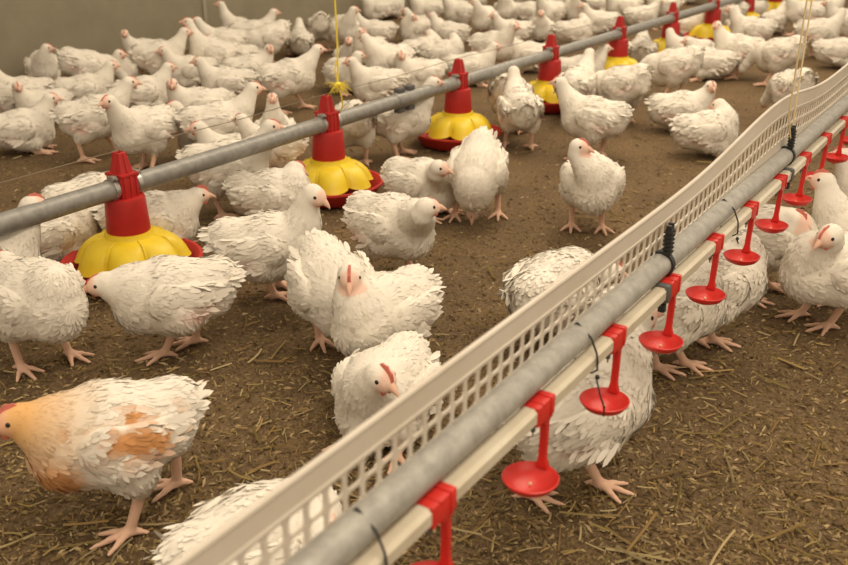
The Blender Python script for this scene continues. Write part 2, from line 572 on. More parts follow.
def strip():
    bm = bmesh.new()
    P = 0.0292 * Q
    x0 = -0.05
    n = 165
    ztop, zlow = zq(0.377), zq(0.2595)

    def rise(x):
        d = math.exp(-((x - 1.89) / 0.27) ** 2) * 0.036
        return d + 0.021 * (1 / (1 + math.exp(-(x - 2.35) / 0.16)))

    def bulge(x, z):
        return 0.010 * math.exp(-((x - 1.62) / 0.25) ** 2) * (z - zq(0.27)) / 0.1

    def vert(cache, x, z):
        key = (round(x, 5), round(z, 5))
        if key not in cache:
            f = (z - zlow) / (ztop - zlow)
            cache[key] = bm.verts.new((x, STRIP_Y + bulge(x, z), z + rise(x) * (0.35 + 0.65 * f)))
        return cache[key]
    cache = {}
    rows = [(zq(0.3210), zq(0.3422), 0), (zq(0.2965), zq(0.3165), 0)]
    zm0, zm1, zm2 = zq(0.2945), zq(0.3188), zq(0.3440)
    for i in range(n):
        xa, xb = x0 + P * i, x0 + P * (i + 1)
        xs = [xa, xa + P * 0.5, xb]
        # bands above, between and below the holes
        zs = [zm2, zq(0.356), zq(0.3575), zq(0.366), ztop]
        for z0_, z1_ in zip(zs[:-1], zs[1:]):
            for xx0, xx1 in zip(xs[:-1], xs[1:]):
                bm.faces.new([vert(cache, a, b) for a, b in ((xx0, z0_), (xx1, z0_), (xx1, z1_), (xx0, z1_))])
        for xx0, xx1 in zip(xs[:-1], xs[1:]):
            bm.faces.new([vert(cache, a, b) for a, b in ((xx0, zlow), (xx1, zlow), (xx1, zm0), (xx0, zm0))])
        for (zc0, zc1, _), (o0, o1) in zip(rows, ((zm1, zm2), (zm0, zm1))):
            ha, hb = xa + P * 0.115, xb - P * 0.115
            rr = 0.0045
            inner = []
            for (cx, cz, a0) in ((hb - rr, zc1 - rr, 0), (ha + rr, zc1 - rr, 90), (ha + rr, zc0 + rr, 180), (hb - rr, zc0 + rr, 270)):
                for q in range(4):
                    th = R(a0 + q * 30)
                    inner.append((cx + rr * math.cos(th), cz + rr * math.sin(th)))
            outer = [(xb, (o0 + o1) / 2), (xb, o1), (xs[1], o1), (xa, o1), (xa, (o0 + o1) / 2), (xa, o0), (xs[1], o0), (xb, o0)]
            I = [vert(cache, *p) for p in inner]
            # inner index groups: 0-3 top right, 4-7 top left, 8-11 bottom left, 12-15 bottom right
            O = [vert(cache, *p) for p in outer]
            segs = [([15, 0], [0]), ([0, 1, 2, 3], [0, 1, 2]), ([3, 4], [2]), ([4, 5, 6, 7], [2, 3, 4]), ([7, 8], [4]), ([8, 9, 10, 11], [4, 5, 6]), ([11, 12], [6]), ([12, 13, 14, 15], [6, 7, 0])]
            for iv, ov in segs:
                bm.faces.new([O[k] for k in ov] + [I[k] for k in iv[::-1]])
    bmesh.ops.recalc_face_normals(bm, faces=bm.faces)
    bmesh.ops.solidify(bm, geom=list(bm.faces), thickness=0.0020)
    o = obj('perforated_strip', bm, M['strip'], smooth=False)
    tag(o, 'long cream plastic strip with two rows of oblong holes above the drinker line', 'strip')
    bm = bmesh.new()
    tube(bm, [(x0 + 0.06 * i, STRIP_Y + bulge(x0 + 0.06 * i, ztop), ztop + rise(x0 + 0.06 * i)) for i in range(74)], 0.0032, 8)
    obj('rim', bm, M['strip'], o)
    bm = bmesh.new()
    tube(bm, [(x0 + 0.06 * i, STRIP_Y - 0.002 + bulge(x0 + 0.06 * i, zq(0.347)), zq(0.3475) + rise(x0 + 0.06 * i) * 0.84) for i in range(74)], 0.0016, 6)
    obj('bead', bm, M['strip'], o)


strip()


def fit(bm):
    bmesh.ops.transform(bm, matrix=Matrix.Scale(Q, 4), verts=bm.verts)


def build_drinker(label):
    t = empty('cup_drinker')
    tag(t, label, 'drinker', 'red cup drinkers along the water pipe')
    bm = bmesh.new()
    h = 0.0125 + 0.0016
    box(bm, (0, 0, 0), (0.050, 2 * h, 2 * h), bev=0.002)
    box(bm, (0.013, 0, h), (0.005, 2 * h + 0.002, 0.004), bev=0.001)
    box(bm, (-0.010, 0, h), (0.003, 2 * h + 0.002, 0.003), bev=0.0008)
    box(bm, (0.013, -h, 0), (0.005, 0.004, 2 * h), bev=0.001)
    box(bm, (0.010, -0.002, -h - 0.004), (0.022, 0.02, 0.008), bev=0.002)
    fit(bm)
    obj('saddle', bm, M['cup_red'], t)
    bm = bmesh.new()
    pts = [(0.016, -0.004, -h - 0.002), (0.020, -0.003, -0.050), (0.023, -0.001, -0.088), (0.026, 0.0, -0.105)]
    half = [(0.0045, 0.0058), (0.0042, 0.0054), (0.0042, 0.0056), (0.006, 0.009)]
    prev = None
    for p, (a, b) in zip(pts, half):
        ring = [bm.verts.new((p[0] + sx * a, p[1] + sy * b, p[2])) for sx, sy in ((-1, -1), (1, -1), (1, 1), (-1, 1))]
        if prev:
            for k in range(4):
                bm.faces.new((prev[k], prev[(k + 1) % 4], ring[(k + 1) % 4], ring[k]))
        else:
            bm.faces.new(ring)
        prev = ring
    bm.faces.new(prev[::-1])
    bmesh.ops.recalc_face_normals(bm, faces=bm.faces)
    bmesh.ops.bevel(bm, geom=list(bm.edges), offset=0.0011, segments=1, affect='EDGES')
    fit(bm)
    obj('arm', bm, M['cup_red'], t)
    bm = bmesh.new()
    zc = -0.120
    lathe(bm, [(0.0, zc), (0.020, zc + 0.001), (0.032, zc + 0.007), (0.0382, zc + 0.0155), (0.0390, zc + 0.018), (0.0375, zc + 0.019), (0.0355, zc + 0.017),
               (0.030, zc + 0.0115), (0.020, zc + 0.0065), (0.0, zc + 0.0055)], 40)
    for v in bm.verts:
        v.co.x -= 0.010
    fit(bm)
    obj('drip_cup', bm, M['cup_red'], t)
    bm = bmesh.new()
    bmesh.ops.create_uvsphere(bm, u_segments=10, v_segments=6, radius=0.0026)
    bmesh.ops.transform(bm, matrix=Matrix.Translation((-0.010, 0, zc + 0.007)), verts=bm.verts)
    fit(bm)
    obj('drain_stud', bm, M['cord'], t)
    bm = bmesh.new()
    lathe(bm, [(0.0055, -h), (0.0055, -h - 0.008), (0.0035, -h - 0.009), (0.0035, -h - 0.016), (0.0012, -h - 0.017), (0.0012, -h - 0.023)], 12, c=(-0.010, 0, 0))
    fit(bm)
    obj('nipple', bm, M['greyclip'], t)
    return t


dl = ['red cup drinker cut off by the bottom edge, nearest the camera',
      'red cup drinker beside the standing foot of the large chicken below the pipe',
      'red cup drinker hanging in front of the large chicken under the pipe',
      'red cup drinker just right of the nearest black clip, fourth from the bottom edge',
      'red cup drinker left of the loose black wire tail, fifth from the bottom edge',
      'red cup drinker right of the thin wire tie, sixth from the bottom edge',
      'red cup drinker above a shaded chicken with red comb, seventh from the bottom edge',
      'red cup drinker beside the beak of the chicken at right, eighth from the bottom edge',
      'small red cup drinker ninth from the bottom edge along the water pipe',
      'small red cup drinker tenth from the bottom edge along the water pipe',
      'small red cup drinker eleventh from the bottom edge at right border',
      'farther red cup drinker twelfth along the water pipe at right border',
      'farther red cup drinker thirteenth along the water pipe']
d0 = build_drinker(dl[0])
for i, lb in enumerate(dl):
    d = d0 if i == 0 else copy_tree(d0)
    d.location = (DX0 + DDX * i, DY, DZ)
    d['label'] = lb

# black toothed hangers, grey link clamps and wire ties
for i, (xx, lb, lb2) in enumerate([(1.490 * Q, 'black toothed hanger clip on the support pipe in front of the strip, without cords', 'dark grey clamp ring on the water pipe below the nearer black clip'),
                                   (2.360 * Q, 'black toothed hanger clip below the two pale cords', 'dark grey clamp ring on the water pipe below the farther black clip')]):
    t = empty('hanger_clip', (xx, GY, GZ))
    tag(t, lb, 'clip', 'black hanger clips on the support pipe')
    bm = bmesh.new()
    tube(bm, [(-0.005, 0, 0), (0.005, 0, 0)], GR + 0.003, 24)
    obj('ring', bm, M['black'], t)
    bm = bmesh.new()
    box(bm, (0, -0.008, GR + 0.018), (0.013, 0.010, 0.040), bev=0.002)
    for q in range(6):
        for sx in (-0.006, 0.006):
            box(bm, (sx, -0.008, GR + 0.003 + q * 0.006), (0.005, 0.012, 0.0028), bev=0.0006)
    box(bm, (-0.004, -0.008, GR + 0.039), (0.005, 0.008, 0.008), bev=0.001)
    box(bm, (0.004, -0.008, GR + 0.040), (0.004, 0.008, 0.010), bev=0.001)
    obj('toothed_bar', bm, M['black'], t)
    t = empty('clamp_ring', (xx - 0.037, DY, DZ))
    tag(t, lb2, 'clamp', 'grey clamp rings on the water pipe')
    bm = bmesh.new()
    box(bm, (0, 0, 0), (0.015, 0.028, 0.028), bev=0.006)
    obj('band', bm, M['greyclip'], t)
    bm = bmesh.new()
    box(bm, (0, -0.004, -0.022), (0.010, 0.010, 0.012), bev=0.002)
    obj('screw_lug', bm, M['black'], t)

for xx, tail, lb in [(0.499, None, 'thin black wire tie around the water pipe at the bottom edge'),
                     (0.926, [(0, 0, 0), (-0.006, -0.010, -0.022), (0.004, -0.012, -0.04), (0.02, -0.006, -0.062)], 'thin black wire tie with a long loose tail before the large chicken'),
                     (1.500, [(0, 0, 0), (0.002, -0.004, -0.010)], 'thin black wire tie with a short tail between two drinkers')]:
    t = empty('wire_tie', (xx, DY, DZ))
    tag(t, lb, 'wire tie')
    bm = bmesh.new()
    lp = []
    for a, b in [(GY - DY, GZ - DZ + GR + 0.002), (GY - DY - GR - 0.002, GZ - DZ + 0.004), (-0.011, 0.013), (-0.0127, 0.003), (-0.013, -0.008), (-0.0065, -0.0135), (0.008, -0.013), (0.016, 0.0), (GY - DY + GR + 0.002, GZ - DZ), (GY - DY, GZ - DZ + GR + 0.002)]:
        lp.append((0.0, a, b))
    tube(bm, lp, 0.0013, 6)
    obj('loop', bm, M['black'], t)
    if tail:
        bm = bmesh.new()
        tube(bm, [(p[0], p[1] - 0.012, p[2] - 0.016) for p in tail], 0.0012, 6)
        bmesh.ops.create_uvsphere(bm, u_segments=8, v_segments=6, radius=0.003, matrix=Matrix.Translation((0, -0.014, -0.017)))
        obj('twisted_tail', bm, M['black'], t)

t = empty('suspension_cord', (2.360 * Q, GY - 0.007, GZ + 0.040))
tag(t, 'pair of pale cords rising from the farther black clip', 'cord')
for path in ([(-0.004, 0, -0.006), (-0.044, 0.002, 0.05), (-0.042, 0, 0.5), (-0.034, 0, 1.2)], [(0.004, 0, -0.006), (0.004, 0.002, 0.05), (-0.004, 0, 0.5), (-0.022, 0, 1.2)]):
    bm = bmesh.new()
    tube(bm, path, 0.0016, 6)
    obj('strand', bm, M['cord'], t)

# ------------------------------------------------------------------ chickens
WHITE = np.array([0.74, 0.69, 0.60])
SKIN = np.array([0.68, 0.44, 0.315])
FACE = np.array([0.76, 0.42, 0.31])


def unit(v):
    v = np.asarray(v, float)
    return v / (np.linalg.norm(v) + 1e-12)


def surface_nets(vals, org, h):
    nx, ny, nz = vals.shape
    ins = vals < 0
    c = np.zeros((nx - 1, ny - 1, nz - 1), np.int8)
    for dx in (0, 1):
        for dy in (0, 1):
            for dz in (0, 1):
                c += ins[dx:nx - 1 + dx, dy:ny - 1 + dy, dz:nz - 1 + dz]
    act = (c > 0) & (c < 8)
    idx = np.argwhere(act)
    ids = -np.ones(act.shape, int)
    ids[act] = np.arange(len(idx))
    acc = np.zeros((len(idx), 3))
    cnt = np.zeros(len(idx))
    corners = [(a, b, d) for a in (0, 1) for b in (0, 1) for d in (0, 1)]
    for ca in corners:
        for cb in corners:
            if sum(cb) - sum(ca) == 1 and all(y >= x for x, y in zip(ca, cb)):
                va = vals[idx[:, 0] + ca[0], idx[:, 1] + ca[1], idx[:, 2] + ca[2]]
                vb = vals[idx[:, 0] + cb[0], idx[:, 1] + cb[1], idx[:, 2] + cb[2]]
                m = (va < 0) != (vb < 0)
                t = np.where(m, va / np.where(m, va - vb, 1), 0)
                acc += np.where(m[:, None], np.array(ca) + t[:, None] * (np.array(cb) - np.array(ca)), 0)
                cnt += m
    P = org + (idx + acc / cnt[:, None]) * h
    quads = []
    for ax in range(3):
        sl0 = [slice(None)] * 3
        sl1 = [slice(None)] * 3
        sl0[ax], sl1[ax] = slice(0, -1), slice(1, None)
        a, b = ins[tuple(sl0)], ins[tuple(sl1)]
        e = np.argwhere(a != b)
        o1, o2 = (ax + 1) % 3, (ax + 2) % 3
        e = e[(e[:, o1] > 0) & (e[:, o2] > 0) & (e[:, o1] < vals.shape[o1] - 1) & (e[:, o2] < vals.shape[o2] - 1)]
        fl = a[e[:, 0], e[:, 1], e[:, 2]]

        def cid(s1, s2):
            q = e.copy()
            q[:, o1] -= s1
            q[:, o2] -= s2
            return ids[q[:, 0], q[:, 1], q[:, 2]]
        q = np.stack([cid(1, 1), cid(0, 1), cid(0, 0), cid(1, 0)], 1)
        q[~fl] = q[~fl][:, ::-1]
        quads.append(q)
    return P, np.concatenate(quads)


def sdf_mesh(prims, h, floor=None):
    """prims: (a, b, ra, rb, k, sy, cy) tapered capsules, smoothly united; sy squeezes about y = cy."""
    lo = np.min([np.minimum(p[0], p[1]) - max(p[2], p[3]) for p in prims], 0) - 2.5 * h
    hi = np.max([np.maximum(p[0], p[1]) + max(p[2], p[3]) for p in prims], 0) + 2.5 * h
    n = np.ceil((hi - lo) / h).astype(int) + 1
    V = np.full(n, 0.06, np.float32)
    ax = [lo[i] + h * np.arange(n[i]) for i in range(3)]
    for a, b, ra, rb, k, sy, cy in prims:
        m = max(ra, rb) + k + 0.02
        i0 = np.maximum(np.floor((np.minimum(a, b) - m - lo) / h).astype(int), 0)
        i1 = np.minimum(np.ceil((np.maximum(a, b) + m - lo) / h).astype(int) + 1, n)
        X, Y, Z = np.meshgrid(ax[0][i0[0]:i1[0]], ax[1][i0[1]:i1[1]], ax[2][i0[2]:i1[2]], indexing='ij')
        A, B = np.array(a, float), np.array(b, float)
        d = B - A
        px, py, pz = X - A[0], (Y - A[1]), Z - A[2]
        L = d @ d + 1e-12
        t = np.clip((px * d[0] + py * d[1] + pz * d[2]) / L, 0, 1)
        q = np.sqrt((px - t * d[0]) ** 2 + ((py - t * d[1]) / sy) ** 2 + (pz - t * d[2]) ** 2) - (ra + (rb - ra) * t)
        sub = V[i0[0]:i1[0], i0[1]:i1[1], i0[2]:i1[2]]
        hh = np.maximum(k - np.abs(sub - q), 0) / k
        V[i0[0]:i1[0], i0[1]:i1[1], i0[2]:i1[2]] = np.minimum(sub, q) - hh * hh * k * 0.25
    P, Q = surface_nets(V, lo, h)
    return P, Q


def capd(P, a, b):
    A, d = np.array(a), np.array(b) - np.array(a)
    t = np.clip(((P - A) @ d) / (d @ d + 1e-12), 0, 1)
    return np.linalg.norm(P - (A + t[:, None] * d), axis=1), t


def leaves(P, N, D, L, W, lift, cols, rng):
    """overlapping feather blades rooted at P, lying along D and lifted off the surface."""
    n = len(P)
    D = D - N * np.sum(D * N, 1)[:, None]
    D = D / (np.linalg.norm(D, axis=1)[:, None] + 1e-9)
    yaw = rng.normal(0, 0.22, n)
    Sd = np.cross(N, D)
    D = D * np.cos(yaw)[:, None] + Sd * np.sin(yaw)[:, None]
    Sd = np.cross(N, D)
    roll = rng.normal(0, 0.18, n)[:, None]
    Sr = Sd * np.cos(roll) + N * np.sin(roll)
    V = []
    for s, wv, hv in ((0, 0.5, -0.25), (0.42, 1.0, 0.35), (0.82, 0.78, 0.75)):
        c = P + D * (L * s)[:, None] + N * (lift * hv)[:, None]
        V += [c + Sr * (W * wv * 0.5)[:, None], c - Sr * (W * wv * 0.5)[:, None]]
    V.append(P + D * L[:, None] + N * (lift * 0.95)[:, None])
    V = np.stack(V, 1).reshape(-1, 3)
    base = np.arange(n) * 7
    F = []
    for b in base:
        F += [(b, b + 1, b + 3, b + 2), (b + 2, b + 3, b + 5, b + 4), (b + 4, b + 5, b + 6)]
    Nn = np.repeat(N, 7, axis=0) + 0.11 * np.repeat(rng.normal(0, 1, (n, 3)), 7, axis=0)
    return V, F, np.repeat(cols, 7, axis=0), Nn / np.linalg.norm(Nn, axis=1)[:, None]


def make_mesh(name, parts, m):
    V, F, Cc, NN, off = [], [], [], [], 0
    for v, f, c, nrm in parts:
        V.append(v)
        NN.append(nrm)
        f = [tuple(int(x) + off for x in q) for q in f]
        F += f
        Cc.append(c)
        off += len(v)
    V, Cc = np.concatenate(V), np.concatenate(Cc)
    me = bpy.data.meshes.new(name)
    me.from_pydata(V.tolist(), [], F)
    a = me.color_attributes.new('tint', 'FLOAT_COLOR', 'POINT')
    c4 = np.ones((len(V), 4), np.float32)
    c4[:, :3] = Cc
    a.data.foreach_set('color', c4.ravel())
    me.polygons.foreach_set('use_smooth', np.ones(len(me.polygons), bool))
    me.materials.append(m)
    me.update()
    me.normals_split_custom_set_from_vertices(np.concatenate(NN).tolist())
    return me


def vnormals(P, Q):
    t = np.concatenate([Q[:, [0, 1, 2]], Q[:, [0, 2, 3]]])
    fn = np.cross(P[t[:, 1]] - P[t[:, 0]], P[t[:, 2]] - P[t[:, 0]])
    N = np.zeros_like(P)
    for j in range(3):
        np.add.at(N, t[:, j], fn)
    return N / (np.linalg.norm(N, axis=1)[:, None] + 1e-12)


def frame(f):
    f = unit(f)
    s = unit(np.cross((0, 0, 1), f)) if abs(f[2]) < 0.97 else np.array([0, 1.0, 0])
    return f, s, np.cross(f, s)


def vnoise(P, s, seed):
    r = np.random.default_rng(seed)
    out = np.zeros(len(P))
    for _ in range(6):
        k = r.normal(0, s, 3)
        out += np.sin(P @ k + r.uniform(0, 6.28))
    return out / 6


def chicken(label, z0=0.150, pitch=0.0, head=(0.135, 0, 0.255), look=(1, 0, -0.1), feet=((0.03, 0.045), (-0.02, -0.045)), sit=False,
            toe=None, tail=0.82, h=0.0050, nf=1.0, seed=1, fat=1.0, tint=None, skin=0.6, comb=1.0, ruffle=1.0, loc=(0, 0, 0), rz=0.0, group=None, tailup=0.0):
    rng = np.random.default_rng(seed)
    t = empty('chicken', loc, rz)
    tag(t, label, 'chicken', group or 'broiler chickens on the litter')
    cp, sp = math.cos(R(pitch)), math.sin(R(pitch))

    def B(x, y, z):                       # torso frame -> chicken frame (pitch about the body centre)
        return np.array([x * cp - z * sp, y, z0 + x * sp + z * cp])
    bx, bz = B(1, 0, 0) - B(0, 0, 0), B(0, 0, 1) - B(0, 0, 0)
    H = np.array(head, float)
    f, s, u = frame(look)
    sy = 0.93 * fat
    pr = []
    torso = [((0.058, 0, -0.012), (0.010, 0, 0.000), 0.060, 0.074), ((0.010, 0, 0.0), (-0.060, 0, 0.004), 0.074, 0.060), ((-0.06, 0, 0.004), (-0.093, 0, 0.028), 0.059, 0.036)]
    for a, b, ra, rb in torso:
        pr.append((B(*a), B(*b), ra, rb, 0.02, sy, 0))
    # neck: smooth curve from the shoulders to the back of the skull
    n0, n3 = B(0.058, 0, 0.018), H - f * 0.008 - u * 0.004
    ln = np.linalg.norm(n3 - n0)
    n1 = n0 + unit(bx * 0.7 + bz * 0.7) * ln * 0.42
    n2 = n3 - (f * 0.25 + u * 0.85) * ln * 0.33 if look[2] > -0.6 else n3 - f * ln * 0.33
    neck = [((1 - q) ** 3 * n0 + 3 * (1 - q) ** 2 * q * n1 + 3 * (1 - q) * q * q * n2 + q ** 3 * n3) for q in np.linspace(0, 1, 6)]
    nr = [0.053, 0.041, 0.032, 0.0262, 0.0232, 0.0208]
    for i in range(5):
        pr.append((neck[i], neck[i + 1], nr[i], nr[i + 1], 0.022 if i < 3 else 0.010, 1, 0))
    pr.append((H - f * 0.004, H + f * 0.006, 0.0212, 0.0190, 0.008, 1, 0))
    pr.append((H + f * 0.006, H + f * 0.0145 - u * 0.002, 0.0170, 0.0130, 0.008, 1, 0))
    legs = []
    toes = []
    for side, ft in zip((1, -1), feet):
        ft = np.array([ft[0], ft[1], 0.0])
        if sit:
            pr.append((B(0.01, side * 0.045, -0.030), B(0.045, side * 0.05, -0.045), 0.034, 0.020, 0.02, 1, 0))
            ank = np.array([0.060, side * 0.045, 0.010])
            hock = np.array([0.030, side * 0.046, 0.020])
            fd = np.array([1.0, side * 0.15, 0])
        else:
            hip = B(-0.012, side * 0.040, -0.022)
            ank = ft + np.array([0, 0, 0.013])
            hock = ank + np.array([-0.022, 0, 0.066]) + 0.25 * (hip - ank) * np.array([1, 1, 0])
            fd = np.array([1.0, side * 0.12, 0]) if toe is None else np.array([math.cos(toe), math.sin(toe), 0])
            hk = hip + (hock - hip) * 0.93
            pr.append((hip, hip + (hock - hip) * 0.55, 0.046, 0.032, 0.025, 1, 0))
            pr.append((hip + (hock - hip) * 0.55, hk, 0.032, 0.0125, 0.015, 1, 0))
        pr.append((hock, ank, 0.0092, 0.0078, 0.010, 1, 0))
        legs.append((hock, ank))
        fd = unit(fd)
        fs = np.array([-fd[1], fd[0], 0])
        for ang, tl in ((0.0, 0.056), (0.62, 0.047), (-0.62, 0.047), (math.pi - 0.25 * side, 0.024)):
            d = fd * math.cos(ang) + fs * math.sin(ang)
            k1 = ank + d * tl * 0.5 + np.array([0, 0, -0.0035])
            k2 = ank + d * tl
            k2[2] = 0.0042
            ts = max(1.0, h / 0.0045)
            pr.append((ank, k1, 0.0060 * ts, 0.0049 * ts, 0.005, 1, 0))
            pr.append((k1, k2, 0.0049 * ts, 0.0036 * ts, 0.003, 1, 0))
            toes += [(ank, k1), (k1, k2)]
    P, Q = sdf_mesh(pr, h)
    P[:, 2] = np.maximum(P[:, 2], 0.0006)
    # vertex normals
    tri = np.concatenate([Q[:, [0, 1, 2]], Q[:, [0, 2, 3]]])
    fn = np.cross(P[tri[:, 1]] - P[tri[:, 0]], P[tri[:, 2]] - P[tri[:, 0]])
    N = np.zeros_like(P)
    for j in range(3):
        np.add.at(N, tri[:, j], fn)
    N /= np.linalg.norm(N, axis=1)[:, None] + 1e-12
    area_ = np.linalg.norm(fn, axis=1)

    def plum(X):                          # plumage colour of points in the chicken frame
        c = np.tile(WHITE, (len(X), 1)) * (1 + 0.05 * vnoise(X, 40, seed))[:, None]
        loc_ = np.stack([(X - np.array([0, 0, z0])) @ bx, X[:, 1], (X - np.array([0, 0, z0])) @ bz], 1)
        if tint is not None:
            c = tint(c, loc_, X, H)
        # bare pinkish flank skin under the wing tips
        m = np.exp(-((loc_[:, 0] + 0.045) / 0.032) ** 2 - ((loc_[:, 2] + 0.018) / 0.014) ** 2) * (0.5 + 0.5 * vnoise(X, 60, seed + 3))
        m = np.clip(m * 1.5 * skin, 0, 0.8)[:, None]
        return c * (1 - m) + np.array([0.72, 0.42, 0.35]) * m
    col = plum(P)
    dl = np.full(len(P), 9.0)
    for a, b in legs + toes:
        dl = np.minimum(dl, capd(P, a, b)[0])
    lm = (dl < 0.0115) & (P[:, 2] < (0.030 if sit else 0.085))
    col[lm] = SKIN * (1 + 0.12 * vnoise(P[lm], 120, 5))[:, None]
    hp = (P - H)
    hf, hu, hs = hp @ f, hp @ u, hp @ s
    hd = np.linalg.norm(hp, axis=1)
    fm = np.clip((hf + 0.30 * (0.012 - np.abs(hs)) - 0.003) / 0.010, 0, 1) * (hd < 0.040) * (hu > -0.019) * 0.62
    col = col * (1 - fm[:, None]) + FACE * fm[:, None]
    parts = [(P, Q.tolist(), col, N)]
    # feathers
    tp = np.minimum(1, area_ / area_.sum() * 1.0)
    cen = P[tri].mean(1)
    dN, gN = np.full(len(cen), 9.0), np.zeros((len(cen), 3))
    for i in range(5):
        dd, _ = capd(cen, neck[i], neck[i + 1])
        dd = dd - (nr[i] + nr[i + 1]) / 2
        b = dd < dN
        dN[b] = dd[b]
        gN[b] = unit(neck[i] - neck[i + 1])
    dT = np.full(len(cen), 9.0)
    for a, b, ra, rb in torso:
        dd, q = capd(cen, B(*a), B(*b))
        dT = np.minimum(dT, dd - (ra + (rb - ra) * q))
    dLg = np.full(len(cen), 9.0)
    for a, b in legs + toes:
        dLg = np.minimum(dLg, capd(cen, a, b)[0])
    ok = ~((dLg < 0.015) & (cen[:, 2] < (0.032 if sit else 0.092)))
    hq = cen - H
    ok &= ~((hq @ f > -0.002) & (np.linalg.norm(hq, axis=1) < 0.036))
    isN = dN < dT
    thigh = (np.minimum(dN, dT) > 0.008) & (cen[:, 2] < z0 - 0.02)
    for msk, cnt, L0, W0, lf in ((ok & ~isN & ~thigh, 1900, 0.0165, 0.0066, 0.0007), (ok & isN, 800, 0.0095, 0.0042, 0.0006), (ok & thigh, 380, 0.012, 0.0046, 0.0013)):
        ii = np.nonzero(msk)[0]
        if not len(ii):
            continue
        pw = area_[ii] / area_[ii].sum()
        pick = rng.choice(ii, int(cnt * nf), p=pw)
        bc = rng.dirichlet((1, 1, 1), len(pick))
        pp = np.einsum('ij,ijk->ik', bc, P[tri[pick]])
        nn = fn[pick] / (np.linalg.norm(fn[pick], axis=1)[:, None] + 1e-12)
        D = np.tile(-bx * 1.0 - np.array([0, 0, 0.28]), (len(pick), 1))
        D[isN[pick]] = gN[pick][isN[pick]]
        D[thigh[pick]] = np.array([-0.35, 0, -1.0])
        sc = rng.uniform(0.7, 1.25, len(pick)) / (0.75 + 0.25 * math.sqrt(nf))
        hd2 = np.clip((np.linalg.norm(pp - H, axis=1) - 0.012) / 0.05, 0.45, 1)
        L = L0 * sc * hd2
        lift = 0.75 * lf * rng.uniform(0.4, 1.7, len(pick)) * ruffle * (1 + 3.5 * (rng.uniform(0, 1, len(pick)) < 0.045)) * hd2
        cc = plum(pp) * rng.uniform(0.96, 1.03, (len(pick), 1))
        parts.append(leaves(pp, nn, D, L, W0 * sc * hd2, lift, cc, rng))
    me = make_mesh('body', parts, M['plumage'])
    link(bpy.data.objects.new('body', me), t)
    # wings
    for side in (1, -1):
        wp = []
        ww = [(0.056, 0.046, 0.012, 0.022), (0.016, 0.067, 0.010, 0.035), (-0.030, 0.067, 0.010, 0.031), (-0.074, 0.047, 0.018, 0.016), (-0.102, 0.034, 0.026, 0.006)]
        for (x, y, z, r1), (x2, y2, z2, r2) in zip(ww[:-1], ww[1:]):
            wp.append((B(x, side * y * fat, z), B(x2, side * y2 * fat, z2), r1, r2, 0.012, 0.46, side * 0.06))
        wP, wQ = sdf_mesh(wp, h * 1.1)
        wc = plum(wP)
        ps = [(wP, wQ.tolist(), wc, vnormals(wP, wQ))]
        wt = np.concatenate([wQ[:, [0, 1, 2]], wQ[:, [0, 2, 3]]])
        wn = np.cross(wP[wt[:, 1]] - wP[wt[:, 0]], wP[wt[:, 2]] - wP[wt[:, 0]])
        wa = np.linalg.norm(wn, axis=1) * (wn[:, 1] * side > -1e-9)
        pick = rng.choice(len(wt), int(230 * nf), p=wa / wa.sum())
        pp = np.einsum('ij,ijk->ik', rng.dirichlet((1, 1, 1), len(pick)), wP[wt[pick]])
        nn = wn[pick] / (np.linalg.norm(wn[pick], axis=1)[:, None] + 1e-12)
        xl = (pp - np.array([0, 0, z0])) @ bx
        g = np.clip((0.06 - xl) / 0.14, 0, 1)
        sc = rng.uniform(0.8, 1.2, len(pick)) / (0.75 + 0.25 * math.sqrt(nf))
        D = np.tile(-bx - bz * 0.22, (len(pick), 1))
        ps.append(leaves(pp, nn, D, (0.013 + 0.020 * g) * sc, (0.0065 + 0.004 * g) * sc, 0.0012 * rng.uniform(0.3, 1.5, len(pick)) * ruffle, plum(pp) * rng.uniform(0.95, 1.03, (len(pick), 1)), rng))
        # flight feathers laid in a fan towards the wing tip
        k = 11
        q = np.linspace(0, 1, k)
        rt = np.stack([B(0.01 - 0.075 * a, side * (0.081 - 0.022 * a) * fat, -0.022 + 0.030 * a) for a in q])
        D = np.stack([unit(-bx - bz * (0.25 - 0.35 * a) + np.array([0, -side * 0.22, 0])) for a in q])
        nn = np.tile(np.array([0, side, 0.25]), (k, 1))
        ps.append(leaves(rt, nn, D, 0.038 + 0.014 * rng.uniform(0, 1, k), np.full(k, 0.011), 0.0022 * rng.uniform(0.2, 1.6, k), plum(rt) * 0.98, rng))
        link(bpy.data.objects.new('wing', make_mesh('wing', ps, M['plumage'])), t)
    # tail
    k = 15
    a = np.linspace(-1, 1, k)
    up_ = 0.35 + tailup
    rt = np.stack([B(-0.108, 0.022 * q, 0.042 - 0.014 * abs(q)) for q in a])
    D = np.stack([unit(-bx + bz * up_ * (1 - 0.5 * abs(q)) + np.array([0, 0.45 * q, 0])) for q in a])
    nn = np.stack([unit(bz * 1.0 + np.array([0, 1.1 * q, 0])) for q in a])
    ps = [leaves(rt, nn, D, (0.034 + 0.014 * rng.uniform(0, 1, k)) * tail, np.full(k, 0.012), 0.006 * rng.uniform(0, 1.5, k), plum(rt), rng)]
    rt2 = np.stack([B(-0.100, 0.022 * q, 0.022 - 0.010 * abs(q)) for q in a])
    D2 = np.stack([unit(-bx + bz * (up_ - 0.5) + np.array([0, 0.4 * q, 0])) for q in a])
    ps.append(leaves(rt2, nn, D2, (0.028 + 0.014 * rng.uniform(0, 1, k)) * tail, np.full(k, 0.013), 0.005 * rng.uniform(0, 1.5, k), plum(rt2), rng))
    link(bpy.data.objects.new('tail', make_mesh('tail', ps, M['plumage'])), t)
    # beak, comb, wattles, eyes
    f, s, u = f * 1.03, s * 1.03, u * 1.03
    bm = bmesh.new()
    rings = []
